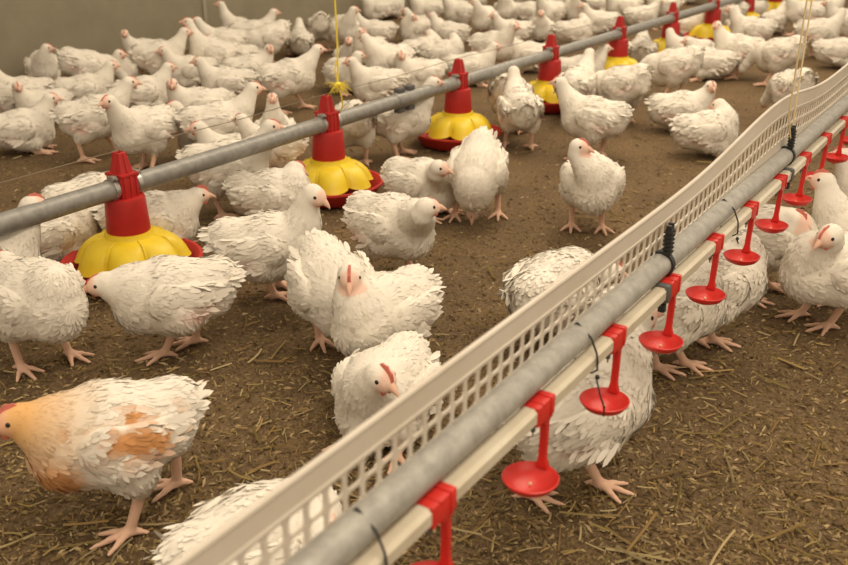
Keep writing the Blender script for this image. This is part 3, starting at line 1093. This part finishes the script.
    for q, rr, dz in ((0.018, 0.0098, 0.000), (0.026, 0.0078, 0.0002), (0.033, 0.0055, -0.001), (0.040, 0.0028, -0.0032), (0.0435, 0.0006, -0.0058)):
        c = H + f * q + u * dz
        rings.append([bm.verts.new(c + s * rr * 0.86 * math.cos(th) + u * rr * math.sin(th)) for th in np.linspace(0, 2 * math.pi, 11)[:-1]])
    for a_, b_ in zip(rings[:-1], rings[1:]):
        for k in range(10):
            bm.faces.new((a_[k], a_[(k + 1) % 10], b_[(k + 1) % 10], b_[k]))
    bm.faces.new(rings[-1])
    bm.faces.new(rings[0][::-1])
    bmesh.ops.recalc_face_normals(bm, faces=bm.faces)
    obj('beak', bm, M['beak'], t)
    bm = bmesh.new()
    top = [(0.024, 0.008, 0.011), (0.019, 0.011, 0.0205), (0.013, 0.0145, 0.0220), (0.007, 0.017, 0.0265), (0.001, 0.018, 0.0245), (-0.004, 0.018, 0.0245), (-0.008, 0.016, 0.0205)]
    L_, R_ = [], []
    for q, z_lo, z_hi in top:
        z_hi = z_lo + (z_hi - z_lo) * comb
        L_.append([bm.verts.new(H + f * q + u * z_lo + s * 0.0034), bm.verts.new(H + f * q + u * z_hi + s * 0.0015)])
        R_.append([bm.verts.new(H + f * q + u * z_lo - s * 0.0034), bm.verts.new(H + f * q + u * z_hi - s * 0.0015)])
    for i in range(len(top) - 1):
        bm.faces.new((L_[i][0], L_[i][1], L_[i + 1][1], L_[i + 1][0]))
        bm.faces.new((R_[i][0], R_[i + 1][0], R_[i + 1][1], R_[i][1]))
        bm.faces.new((L_[i][1], R_[i][1], R_[i + 1][1], L_[i + 1][1]))
    for i in (0, -1):
        bm.faces.new((L_[i][0], L_[i][1], R_[i][1], R_[i][0]))
    bmesh.ops.recalc_face_normals(bm, faces=bm.faces)
    obj('comb', bm, M['comb'], t)
    for side in (1, -1):
        bm = bmesh.new()
        bmesh.ops.create_uvsphere(bm, u_segments=10, v_segments=8, radius=0.0062)
        mt = Matrix((( *(f * 1.1), 0), ( *(s * 0.42), 0), ( *(u * (0.5 + 0.8 * comb)), 0), (0, 0, 0, 1))).transposed()
        bmesh.ops.transform(bm, matrix=Matrix.Translation(H + f * 0.0155 - u * 0.0135 + s * side * 0.0058) @ mt, verts=bm.verts)
        obj('wattle', bm, M['comb'], t)
    for side in (1, -1):
        bm = bmesh.new()
        bmesh.ops.create_uvsphere(bm, u_segments=12, v_segments=8, radius=0.0043)
        bmesh.ops.transform(bm, matrix=Matrix.Translation(H + f * 0.0085 + u * 0.0045 + s * side * 0.0160), verts=bm.verts)
        obj('eye', bm, M['eye'], t)
    return t


def facing(px, py, z, a):
    """world heading for a bird at a pixel: 0 = facing right in the photo, 90 = away, 180 = left, 270 = towards the camera"""
    r = ray(px, py)
    return math.atan2(r[1], r[0]) - math.pi / 2 + R(a)


PLACED = []      # (x, y, heading, scale, fixed)


def hero(label, c, a, z0=0.150, head=None, hz=None, hy=0.0, look=None, lp=-0.1, feet=None, sit=False, lhead=None, **kw):
    """a foreground bird: body centre, head and feet given where they stand in the photograph"""
    p = at(c[0], c[1], z0)
    rz = facing(c[0], c[1], z0, a)
    ca, sa = math.cos(rz), math.sin(rz)

    def tolocal(q):
        d = q - p
        return np.array([d[0] * ca + d[1] * sa, -d[0] * sa + d[1] * ca, q[2]])
    args = dict(kw)
    if lhead is not None:
        args['head'] = lhead
        if head is not None:               # stand so that the head comes where the photo shows it
            q = at(head[0], head[1], lhead[2])
            p = np.array([q[0] - lhead[0] * ca + lhead[1] * sa, q[1] - lhead[0] * sa - lhead[1] * ca, z0])
    elif head is not None:
        if hz is not None:
            args['head'] = tolocal(at(head[0], head[1], hz))
        else:                              # on the bird's own plane of symmetry, shifted sideways by hy
            r = ray(*head)
            nrm = np.array([-sa, ca, 0])
            tt = ((p - C0) @ nrm + hy) / (r @ nrm)
            args['head'] = tolocal(C0 + r * tt)
    if look is not None:
        lw = facing(c[0], c[1], z0, look) - rz
        args['look'] = (math.cos(lw), math.sin(lw), lp)
    if feet is not None:
        fl = []
        for q, dflt in zip(feet, ((0.0, 0.045), (0.0, -0.045))):
            fl.append(dflt if q is None else tuple(tolocal(at(q[0], q[1], 0))[:2]))
        args['feet'] = fl
    PLACED.append([p[0], p[1], rz, 1.0, True])
    return chicken(label, z0=z0, sit=sit, loc=(p[0], p[1], 0), rz=rz, **args)


def buff(c, l, X, H):
    nz = vnoise(X, 45, 21)
    dh = np.linalg.norm(X - H, axis=1)
    b = np.array([0.66, 0.36, 0.11])
    o = np.array([0.55, 0.23, 0.055])
    m = np.clip(1.15 - dh / 0.105, 0, 0.9)                       # head and neck
    c = c * (1 - m[:, None]) + b * m[:, None]
    m = np.clip(np.exp(-((l[:, 0] - 0.085) / 0.032) ** 2 - ((l[:, 2] + 0.034) / 0.036) ** 2) * 1.3 + nz * 0.25 - 0.1, 0, 0.85)   # breast
    c = c * (1 - m[:, None]) + o * m[:, None]
    m = np.clip(np.exp(-((l[:, 0] + 0.014) / 0.042) ** 2 - ((l[:, 2] - 0.022) / 0.034) ** 2) * 1.7 + vnoise(X, 90, 8) * 0.9 - 0.40, 0, 0.9)   # wing patch
    m *= (l[:, 1] > 0.02)
    c = c * (1 - m[:, None]) + o * m[:, None]
    m = np.clip(nz * 2.2 - 0.95, 0, 0.45) * (l[:, 2] > -0.03)
    return c * (1 - m[:, None]) + b * m[:, None]


hq = dict(h=0.0037, nf=1.0)
hero('chicken with buff head and orange-brown wing patches walking left in front', (112, 432), 184, z0=0.158, head=(15, 420), hy=0.0, look=186, lp=-0.10, feet=((131, 538), (178, 489)), tint=buff, group='broiler chickens on the litter', seed=2, skin=0.5, ruffle=1.0, **hq)
hero('white chicken cut by left edge, head out of sight, two pink feet toward us', (36, 298), 300, z0=0.158, head=(4, 262), hz=0.20, look=120, lp=-0.5, feet=((70, 358), (22, 372)), seed=3, **hq)
hero('white chicken walking left with its beak at the nearest feeder', (173, 294), 180, z0=0.146, head=(101, 284), look=182, lp=-0.25, feet=((165, 358), (196, 345)), seed=4, skin=1.2, comb=0.5, pitch=-2, **hq)
hero('white chicken behind the feed pipe left of the nearest feeder', (50, 233), 8, z0=0.088, lhead=(0.120, 0.03, 0.130), look=40, lp=-0.5, sit=True, seed=5, skin=1.6, **hq)
hero('white chicken at left edge behind the pipe, its red comb showing over it', (6, 225), 12, z0=0.145, head=(33, 205), lhead=(0.120, 0, 0.250), look=8, lp=0.0, seed=6, **hq)
hero('white chicken whose back rises over the pipe left of the nearest feeder', (92, 202), 20, z0=0.11, lhead=(0.12, 0.03, 0.15), look=60, lp=-0.5, sit=True, seed=7, **hq)
hero('white chicken with red comb looking right from behind the nearest feeder', (163, 208), 3, z0=0.092, head=(199, 195), lhead=(0.125, 0, 0.150), look=3, lp=-0.12, seed=8, h=0.0044, comb=1.2, sit=True)
hero('large white chicken left of the second feeder, its pink head bent to the right', (268, 246), 350, z0=0.150, head=(315, 195), hy=-0.02, look=325, lp=-0.55, feet=(None, (280, 288)), seed=9, comb=0.25, fat=1.05, tailup=-0.25, tail=1.1, **hq)
hero('white chicken resting close behind the large chicken left of second feeder', (272, 196), 340, z0=0.100, lhead=(0.062, 0.035, 0.170), tail=0.6, look=20, lp=-0.5, sit=True, seed=10, **hq)
hero('white chicken seen from the front with head down behind the staring chicken', (333, 287), 288, z0=0.145, head=(354, 338), hz=0.07, look=300, lp=-1.2, feet=((350, 350), (320, 343)), seed=11, pitch=-16, ruffle=1.5, **hq)
hero('white chicken with pink comb staring straight at the camera', (384, 312), 228, z0=0.138, head=(350, 276), hz=0.235, look=268, lp=-0.42, feet=((372, 372), (400, 362)), seed=12, skin=0.1, ruffle=1.3, comb=0.9, fat=1.05, **hq)
hero('white chicken sitting against the strip, head turned right with red comb', (386, 390), 246, z0=0.088, head=(381, 377), hz=0.185, look=312, lp=-0.35, sit=True, seed=13, skin=0.0, ruffle=1.3, comb=1.1, fat=1.05, **hq)
hero('white chicken facing right in front of the second feeder, wing patch bare', (391, 225), 318, z0=0.145, head=(428, 207), hz=0.235, tail=0.6, look=10, lp=-0.1, seed=14, skin=1.7, ruffle=1.2, comb=0.4, **hq)
hero('white chicken lying behind the pecking chicken, head up on the right', (421, 184), 322, z0=0.088, head=(440, 168), hz=0.18, tail=0.6, look=335, lp=-0.2, sit=True, seed=15, comb=0.3, skin=1.0, **hq)
hero('white chicken pecking at the litter with its head straight down', (477, 172), 262, z0=0.150, head=(473, 210), hz=0.045, look=258, lp=-2.2, feet=((498, 216), (455, 218)), seed=16, pitch=-30, skin=0.2, comb=0.3, **hq)
hero('white chicken standing alone in the open, face turned right', (592, 182), 278, z0=0.148, head=(580, 147), hz=0.262, look=335, lp=-0.1, feet=((601, 230), (571, 228)), seed=17, skin=0.2, comb=0.8, **hq)
hero('white chicken behind the strip, only its fluffy rump showing above it', (553, 290), 62, z0=0.125, head=(612, 272), hz=0.15, tail=0.6, fat=1.1, look=10, lp=-0.3, seed=18, ruffle=1.5, sit=False, **hq)
hero('large white chicken below the water pipe reaching up, beneath third drinker', (580, 405), 32, z0=0.150, head=(641, 318), hz=0.235, look=30, lp=0.1, feet=((599, 490), (529, 500)), seed=19, pitch=14, skin=0.3, comb=0.4, fat=1.1, toe=-0.75, **hq)
hero('white chicken standing at the fourth drinker behind the large drinking chicken', (664, 308), 22, z0=0.150, head=(698, 258), hz=0.235, look=30, lp=0.1, feet=((684, 368), (656, 372)), seed=20, pitch=12, skin=0.1, toe=-0.5, **hq)
hero('white chicken under the water pipe with one foot forward, beside fifth drinker', (709, 284), 30, z0=0.150, head=(742, 222), hz=0.235, look=30, lp=0.1, feet=(None, (712, 345)), seed=21, pitch=10, toe=-0.5, **hq)
hero('white chicken standing at right edge, looking down to the left', (837, 268), 215, z0=0.160, head=(829, 236), hz=0.255, look=232, lp=-0.45, feet=((828, 330), (800, 318)), seed=22, comb=0.7, skin=0.2, **hq)
hero('shaded white chicken with red comb below the seventh drinker', (764, 238), 8, z0=0.145, head=(794, 220), hz=0.20, look=350, lp=-0.3, seed=23, comb=1.3, **hq)
hero('white chicken with red face raising its beak to the eighth drinker', (850, 214), 176, z0=0.150, head=(823, 181), lhead=(0.105, 0, 0.275), look=180, lp=0.1, seed=24, comb=1.1, pitch=10, **hq)
hero('white chicken at right border behind the drinker line, only its head in view', (868, 178), 182, z0=0.150, head=(842, 156), lhead=(0.115, 0, 0.262), look=180, lp=0.0, seed=25, **hq)
hero('white chicken lying behind the strip at the bottom edge, seen through its holes', (258, 545), 24, z0=0.092, head=(330, 540), hz=0.13, look=20, lp=-0.3, sit=True, seed=26, ruffle=0.9, **hq)

# ------------------------------------------------------------------ the flock behind: a few poses, each bird a copy with its parts
POSES = {
    'stand': dict(z0=0.148, head=(0.132, 0, 0.262), look=(1, 0, -0.08), seed=41),
    'left': dict(z0=0.148, head=(0.118, 0.022, 0.262), look=(0.35, 0.95, -0.1), seed=42, skin=1.2, feet=((0.0, 0.045), (0.03, -0.045))),
    'right': dict(z0=0.148, head=(0.118, -0.022, 0.258), look=(0.35, -0.95, -0.1), seed=43, skin=0.9),
    'walk': dict(z0=0.150, head=(0.135, 0, 0.262), look=(1, 0, -0.12), feet=((0.07, 0.04), (-0.055, -0.04)), seed=44, skin=1.4, pitch=4),
    'peck': dict(z0=0.150, head=(0.180, 0.01, 0.060), look=(0.7, 0, -0.9), pitch=-20, seed=45, tailup=0.2),
    'sit': dict(z0=0.086, head=(0.120, 0, 0.190), look=(1, 0, -0.08), sit=True, seed=46, ruffle=1.2),
    'sitleft': dict(z0=0.086, head=(0.105, 0.020, 0.186), look=(0.2, 1, -0.15), sit=True, seed=47),
    'sitright': dict(z0=0.086, head=(0.105, -0.020, 0.186), look=(0.2, -1, -0.15), sit=True, seed=48, skin=1.3),
    'tuck': dict(z0=0.090, head=(0.050, 0.045, 0.178), look=(-0.7, 0.7, -0.4), sit=True, seed=49, ruffle=1.8),
    'reach': dict(z0=0.148, head=(0.112, 0, 0.302), look=(1, 0, 0.1), pitch=10, seed=50),
}
PROTO = {}


def bird(px, py, pose, a, label, sc=1.0):
    z = POSES[pose]['z0'] * sc
    p = at(px, py, z)
    rz = facing(px, py, z, a)
    BIRDS.append([p[0], p[1], rz, sc, pose, label])


BIRDS = []
W = 'white chicken '
# along the wall, left part of the photo
bird(43, 66, 'sitleft', 276, W + 'at far left by the wall, head raised and turned right')
bird(88, 66, 'peck', 10, W + 'with broad rounded back against the wall, head not showing')
bird(127, 72, 'sitleft', 262, W + 'by the wall just right of the broad rounded back')
bird(28, 94, 'sit', 184, W + 'near left border facing left in front of the wall bird', 0.95)
bird(2, 100, 'tuck', 130, W + 'cut by the left border in the second row from the wall')
bird(82, 91, 'sit', 2, W + 'stretched long, facing right, above the walking chicken at left')
bird(40, 104, 'sitleft', 200, W + 'half hidden between two birds near the left border', 0.9)
bird(20, 130, 'sit', 0, 'pale tan-backed chicken sitting at left border, red face right')
bird(94, 117, 'walk', 2, W + 'walking right in the open behind the nearest feeder')
bird(154, 127, 'stand', 222, W + 'fluffy, right of the walking one, looking left')
bird(206, 138, 'sit', 180, W + 'with bright red comb facing left just behind the pipe')
bird(200, 106, 'sitleft', 190, W + 'with red comb curled round its face, in the group left of twine')
bird(214, 122, 'stand', 6, W + 'with long neck looking right beyond the red-combed one')
bird(272, 134, 'reach', 268, W + 'small, thin neck up and facing the camera behind the pipe', 0.85)
bird(143, 94, 'sit', 12, W + 'lying directly behind the fluffy left-looking one')
bird(160, 58, 'stand', 4, W + 'standing tall near the wall, looking right, left of the wall joint')
bird(146, 52, 'left', 200, W + 'with red face peering over a back near the wall joint', 0.9)
bird(193, 70, 'sit', 186, W + 'with red head lowered below the wall joint')
bird(207, 54, 'reach', 184, W + 'stretching its neck up left of the wall joint')
bird(225, 42, 'stand', 182, W + 'standing right of the wall joint, facing left')
bird(241, 30, 'reach', 178, W + 'highest head left of the twine, facing left near the wall', 0.95)
bird(252, 34, 'stand', 8, W + 'close to the wall facing right, left of the upturned tail')
bird(235, 58, 'sit', 184, W + 'sitting in the middle of the group right of the wall joint')
bird(268, 38, 'peck', 196, W + 'with its tail pointing straight up near the wall')
bird(228, 84, 'sit', 178, W + 'with red face turned left, low in the group left of twine')
bird(246, 70, 'sitright', 10, W + 'lying in front of the upturned tail, grey with shade')
bird(288, 77, 'walk', 8, W + 'large with a pink flank, standing left of the twine')
bird(320, 26, 'peck', 96, W + 'seen from behind at the wall, just left of the twine')
bird(300, 42, 'sit', 90, W + 'seen from behind left of the twine, second row from the wall')
bird(344, 28, 'left', 290, W + 'right of the twine by the wall, red face turned right')
bird(381, 32, 'sit', 184, W + 'rounded, sitting right of the twine in the third row')
bird(413, 30, 'tuck', 200, W + 'resting with hidden head left of the third feeder tip')
bird(392, 8, 'sit', 30, W + 'at top edge of the photo beyond the twine')
bird(428, 10, 'stand', 200, W + 'at top edge above the third feeder, facing left')
bird(350, 58, 'sit', 268, W + 'facing the camera a little right of the twine')
bird(370, 52, 'left', 240, W + 'with red face between two others right of the twine')
bird(388, 60, 'right', 215, W + 'with red head low, behind the pair of red faces')
bird(424, 52, 'tuck', 20, W + 'round and fluffy left of the third feeder tip')
bird(346, 74, 'sitleft', 300, W + 'sitting right beside the frayed twine knot')
bird(378, 84, 'sit', 190, W + 'long, lying behind the pipe right of the twine knot')
bird(418, 74, 'sitleft', 205, W + 'with red face in front of the round fluffy one')
bird(408, 114, 'stand', 20, W + 'with legs showing below the pipe between second and third feeders')
bird(358, 122, 'peck', 105, W + 'standing close behind the second feeder, right side')
bird(302, 152, 'right', 215, W + 'peeking from the left of the second feeder behind it', 0.9)
bird(272, 164, 'sit', 186, W + 'sitting below the pipe, beak turned left, between two feeders')
bird(228, 166, 'stand', 350, W + 'below the pipe with one pink leg forward, left of the sitting one')
bird(484, 108, 'stand', 100, W + 'with its rump toward us at the right of the third feeder')
bird(512, 96, 'peck', 75, W + 'under the pipe between third and fourth feeders')
# middle of the photo, beyond the pipe
bird(442, 54, 'tuck', 355, W + 'plump, tail to the right, just behind the third feeder tip')
bird(424, 28, 'sit', 175, W + 'in the third row above the third feeder, facing left')
bird(450, 34, 'sit', 160, W + 'greyish, lying above the third feeder')
bird(470, 68, 'sit', 4, W + 'lying right above the third feeder behind the pipe')
bird(492, 46, 'walk', 325, W + 'with long neck and red face leaning right between two feeders')
bird(512, 32, 'sit', 200, W + 'rounded, left of the fourth feeder in the back group')
bird(541, 28, 'sit', 268, W + 'facing us just left above the fourth feeder')
bird(530, 56, 'sit', 182, W + 'lying behind the pipe touching the fourth feeder from left')
bird(574, 32, 'tuck', 10, 'pale brownish chicken resting right of the fourth feeder top')
bird(590, 68, 'sit', 20, W + 'behind the pipe between fourth and fifth feeders')
bird(574, 84, 'stand', 70, W + 'with back to us beside the fourth feeder')
bird(594, 118, 'stand', 166, W + 'bulky with pink flank, facing left before the fourth feeder')
bird(622, 86, 'peck', 150, W + 'large, tail to the right, feeding at the fifth feeder', 1.05)
bird(674, 66, 'peck', 168, 'beige broad chicken, tail to the right, feeding at the sixth feeder', 1.05)
bird(648, 50, 'sit', 90, W + 'small in view between fifth and sixth feeders')
bird(684, 48, 'sitright', 190, W + 'with red wattle right of the sixth feeder')
bird(668, 108, 'sitright', 8, W + 'lying in the open, head low, left of the preening chicken')
bird(706, 132, 'tuck', 20, W + 'fluffed up and preening in the open near the strip')
bird(735, 50, 'left', 170, W + 'standing on two thin legs in the open, beyond the preening one')
bird(718, 28, 'sit', 100, W + 'rounded, directly behind the two-legged standing one')
bird(714, 62, 'sit', 184, W + 'low and shaded at the left of the two-legged standing one')
bird(752, 30, 'stand', 186, W + 'with red face looking left, right of seventh feeder')
bird(780, 54, 'peck', 150, W + 'upright rump seen left of the pale cords', 1.05)
bird(792, 88, 'peck', 120, W + 'with head down just behind the strip at the pale cords')
bird(838, 52, 'sit', 10, W + 'large in view at right border above the strip')
bird(818, 32, 'left', 12, W + 'turned with red face behind the one at right border')
bird(778, 22, 'sit', 60, W + 'partly behind the pale cords near the top')
bird(600, 22, 'sit', 190, W + 'above the pipe left of the fifth feeder tip')
bird(640, 16, 'sit', 20, W + 'above the pipe right of the fifth feeder tip')
bird(462, 12, 'stand', 190, W + 'near the top edge, first right of the third feeder line')
bird(484, 18, 'right', 250, W + 'near the top edge between third and fourth feeders, looking left')
bird(506, 10, 'reach', 260, W + 'near the top edge with head stretched up, left of fourth feeder')
bird(528, 12, 'sit', 350, W + 'near the top edge directly left of the fourth feeder')
bird(552, 12, 'stand', 230, W + 'near the top edge directly above the fourth feeder')
bird(572, 10, 'right', 280, W + 'near the top edge right above the brownish one')
bird(600, 4, 'sit', 30, W + 'at top edge above the fifth feeder')
bird(624, 6, 'stand', 190, W + 'at top edge just right of the fifth feeder')
bird(664, 6, 'left', 200, W + 'at top edge left of the sixth feeder')
bird(700, 30, 'sit', 20, W + 'right of the sixth feeder close to the pipe')
bird(730, 10, 'stand', 170, W + 'near the top edge below the eighth feeder')
bird(760, 8, 'sitleft', 200, W + 'near the top edge right of the eighth feeder')
bird(800, 12, 'walk', 190, W + 'near the top edge right of the pale cords')
bird(826, 10, 'sit', 20, W + 'near the top right corner, facing right')
bird(846, 22, 'stand', 200, W + 'cut by right border near the top corner')
bird(352, 6, 'sit', 200, W + 'at top edge immediately right of the twine by the wall')
bird(446, 2, 'sit', 10, W + 'at top edge, small, far behind the third feeder')
bird(478, -4, 'right', 280, W + 'cut by top edge far between third and fourth feeders')
bird(518, -6, 'stand', 170, W + 'cut by top edge far left of the fourth feeder')
bird(556, -4, 'sit', 220, W + 'cut by top edge far right of the fourth feeder')
bird(590, -8, 'left', 250, W + 'cut by top edge far before the fifth feeder')
bird(692, -6, 'sit', 170, W + 'cut by top edge between sixth and seventh feeders')
bird(782, -4, 'stand', 200, W + 'cut by top edge left of the pale cords')
bird(812, -6, 'sit', 20, W + 'cut by top edge right of the pale cords')
bird(420, -8, 'walk', 190, W + 'cut by top edge at left of the third feeder, by the wall')


def foot(b):
    c, s_ = math.cos(b[2]), math.sin(b[2])
    return [(b[0] + c * q, b[1] + s_ * q) for q in (0.085, 0.0, -0.085)]


FIX = [[h_[0], h_[1], h_[2]] for h_ in PLACED]
ORIG = [(b[0], b[1]) for b in BIRDS]
for it in range(60):
    mv = 0
    for i, b in enumerate(BIRDS):
        b[0] += (ORIG[i][0] - b[0]) * 0.06
        b[1] += (ORIG[i][1] - b[1]) * 0.06
        fb = foot(b)
        for j, o_ in enumerate(BIRDS[:i] + FIX):
            other = j < i
            if (b[0] - o_[0]) ** 2 + (b[1] - o_[1]) ** 2 > 0.11:
                continue
            for p in fb:
                for q in foot(o_):
                    dx, dy = p[0] - q[0], p[1] - q[1]
                    d = math.hypot(dx, dy) + 1e-6
                    gap = 0.112 - d
                    if gap > 0:
                        k = gap / d * (0.16 if other else 0.3)
                        b[0] += dx * k
                        b[1] += dy * k
                        if other:
                            o_[0] -= dx * k
                            o_[1] -= dy * k
                        mv += 1
        for fx, fy in FEED:
            for p in fb:
                dx, dy = p[0] - fx, p[1] - fy
                d = math.hypot(dx, dy) + 1e-6
                if d < 0.225:
                    b[0] += dx / d * (0.225 - d) * 0.4
                    b[1] += dy / d * (0.225 - d) * 0.4
        for p in fb:
            if p[1] > WALL_Y - 0.10:
                b[1] -= (p[1] - WALL_Y + 0.10) * 0.5
    if not mv:
        break

for x, y, rz, sc, pose, lb in BIRDS:
    if pose not in PROTO:
        PROTO[pose] = chicken(lb, h=0.0062, nf=0.45, comb=0.6, **POSES[pose])
        t = PROTO[pose]
    else:
        t = copy_tree(PROTO[pose])
    t.location = (x, y, 0)
    t.rotation_euler = (0, 0, rz)
    t.scale = (sc, sc, sc)
    t['label'] = lb
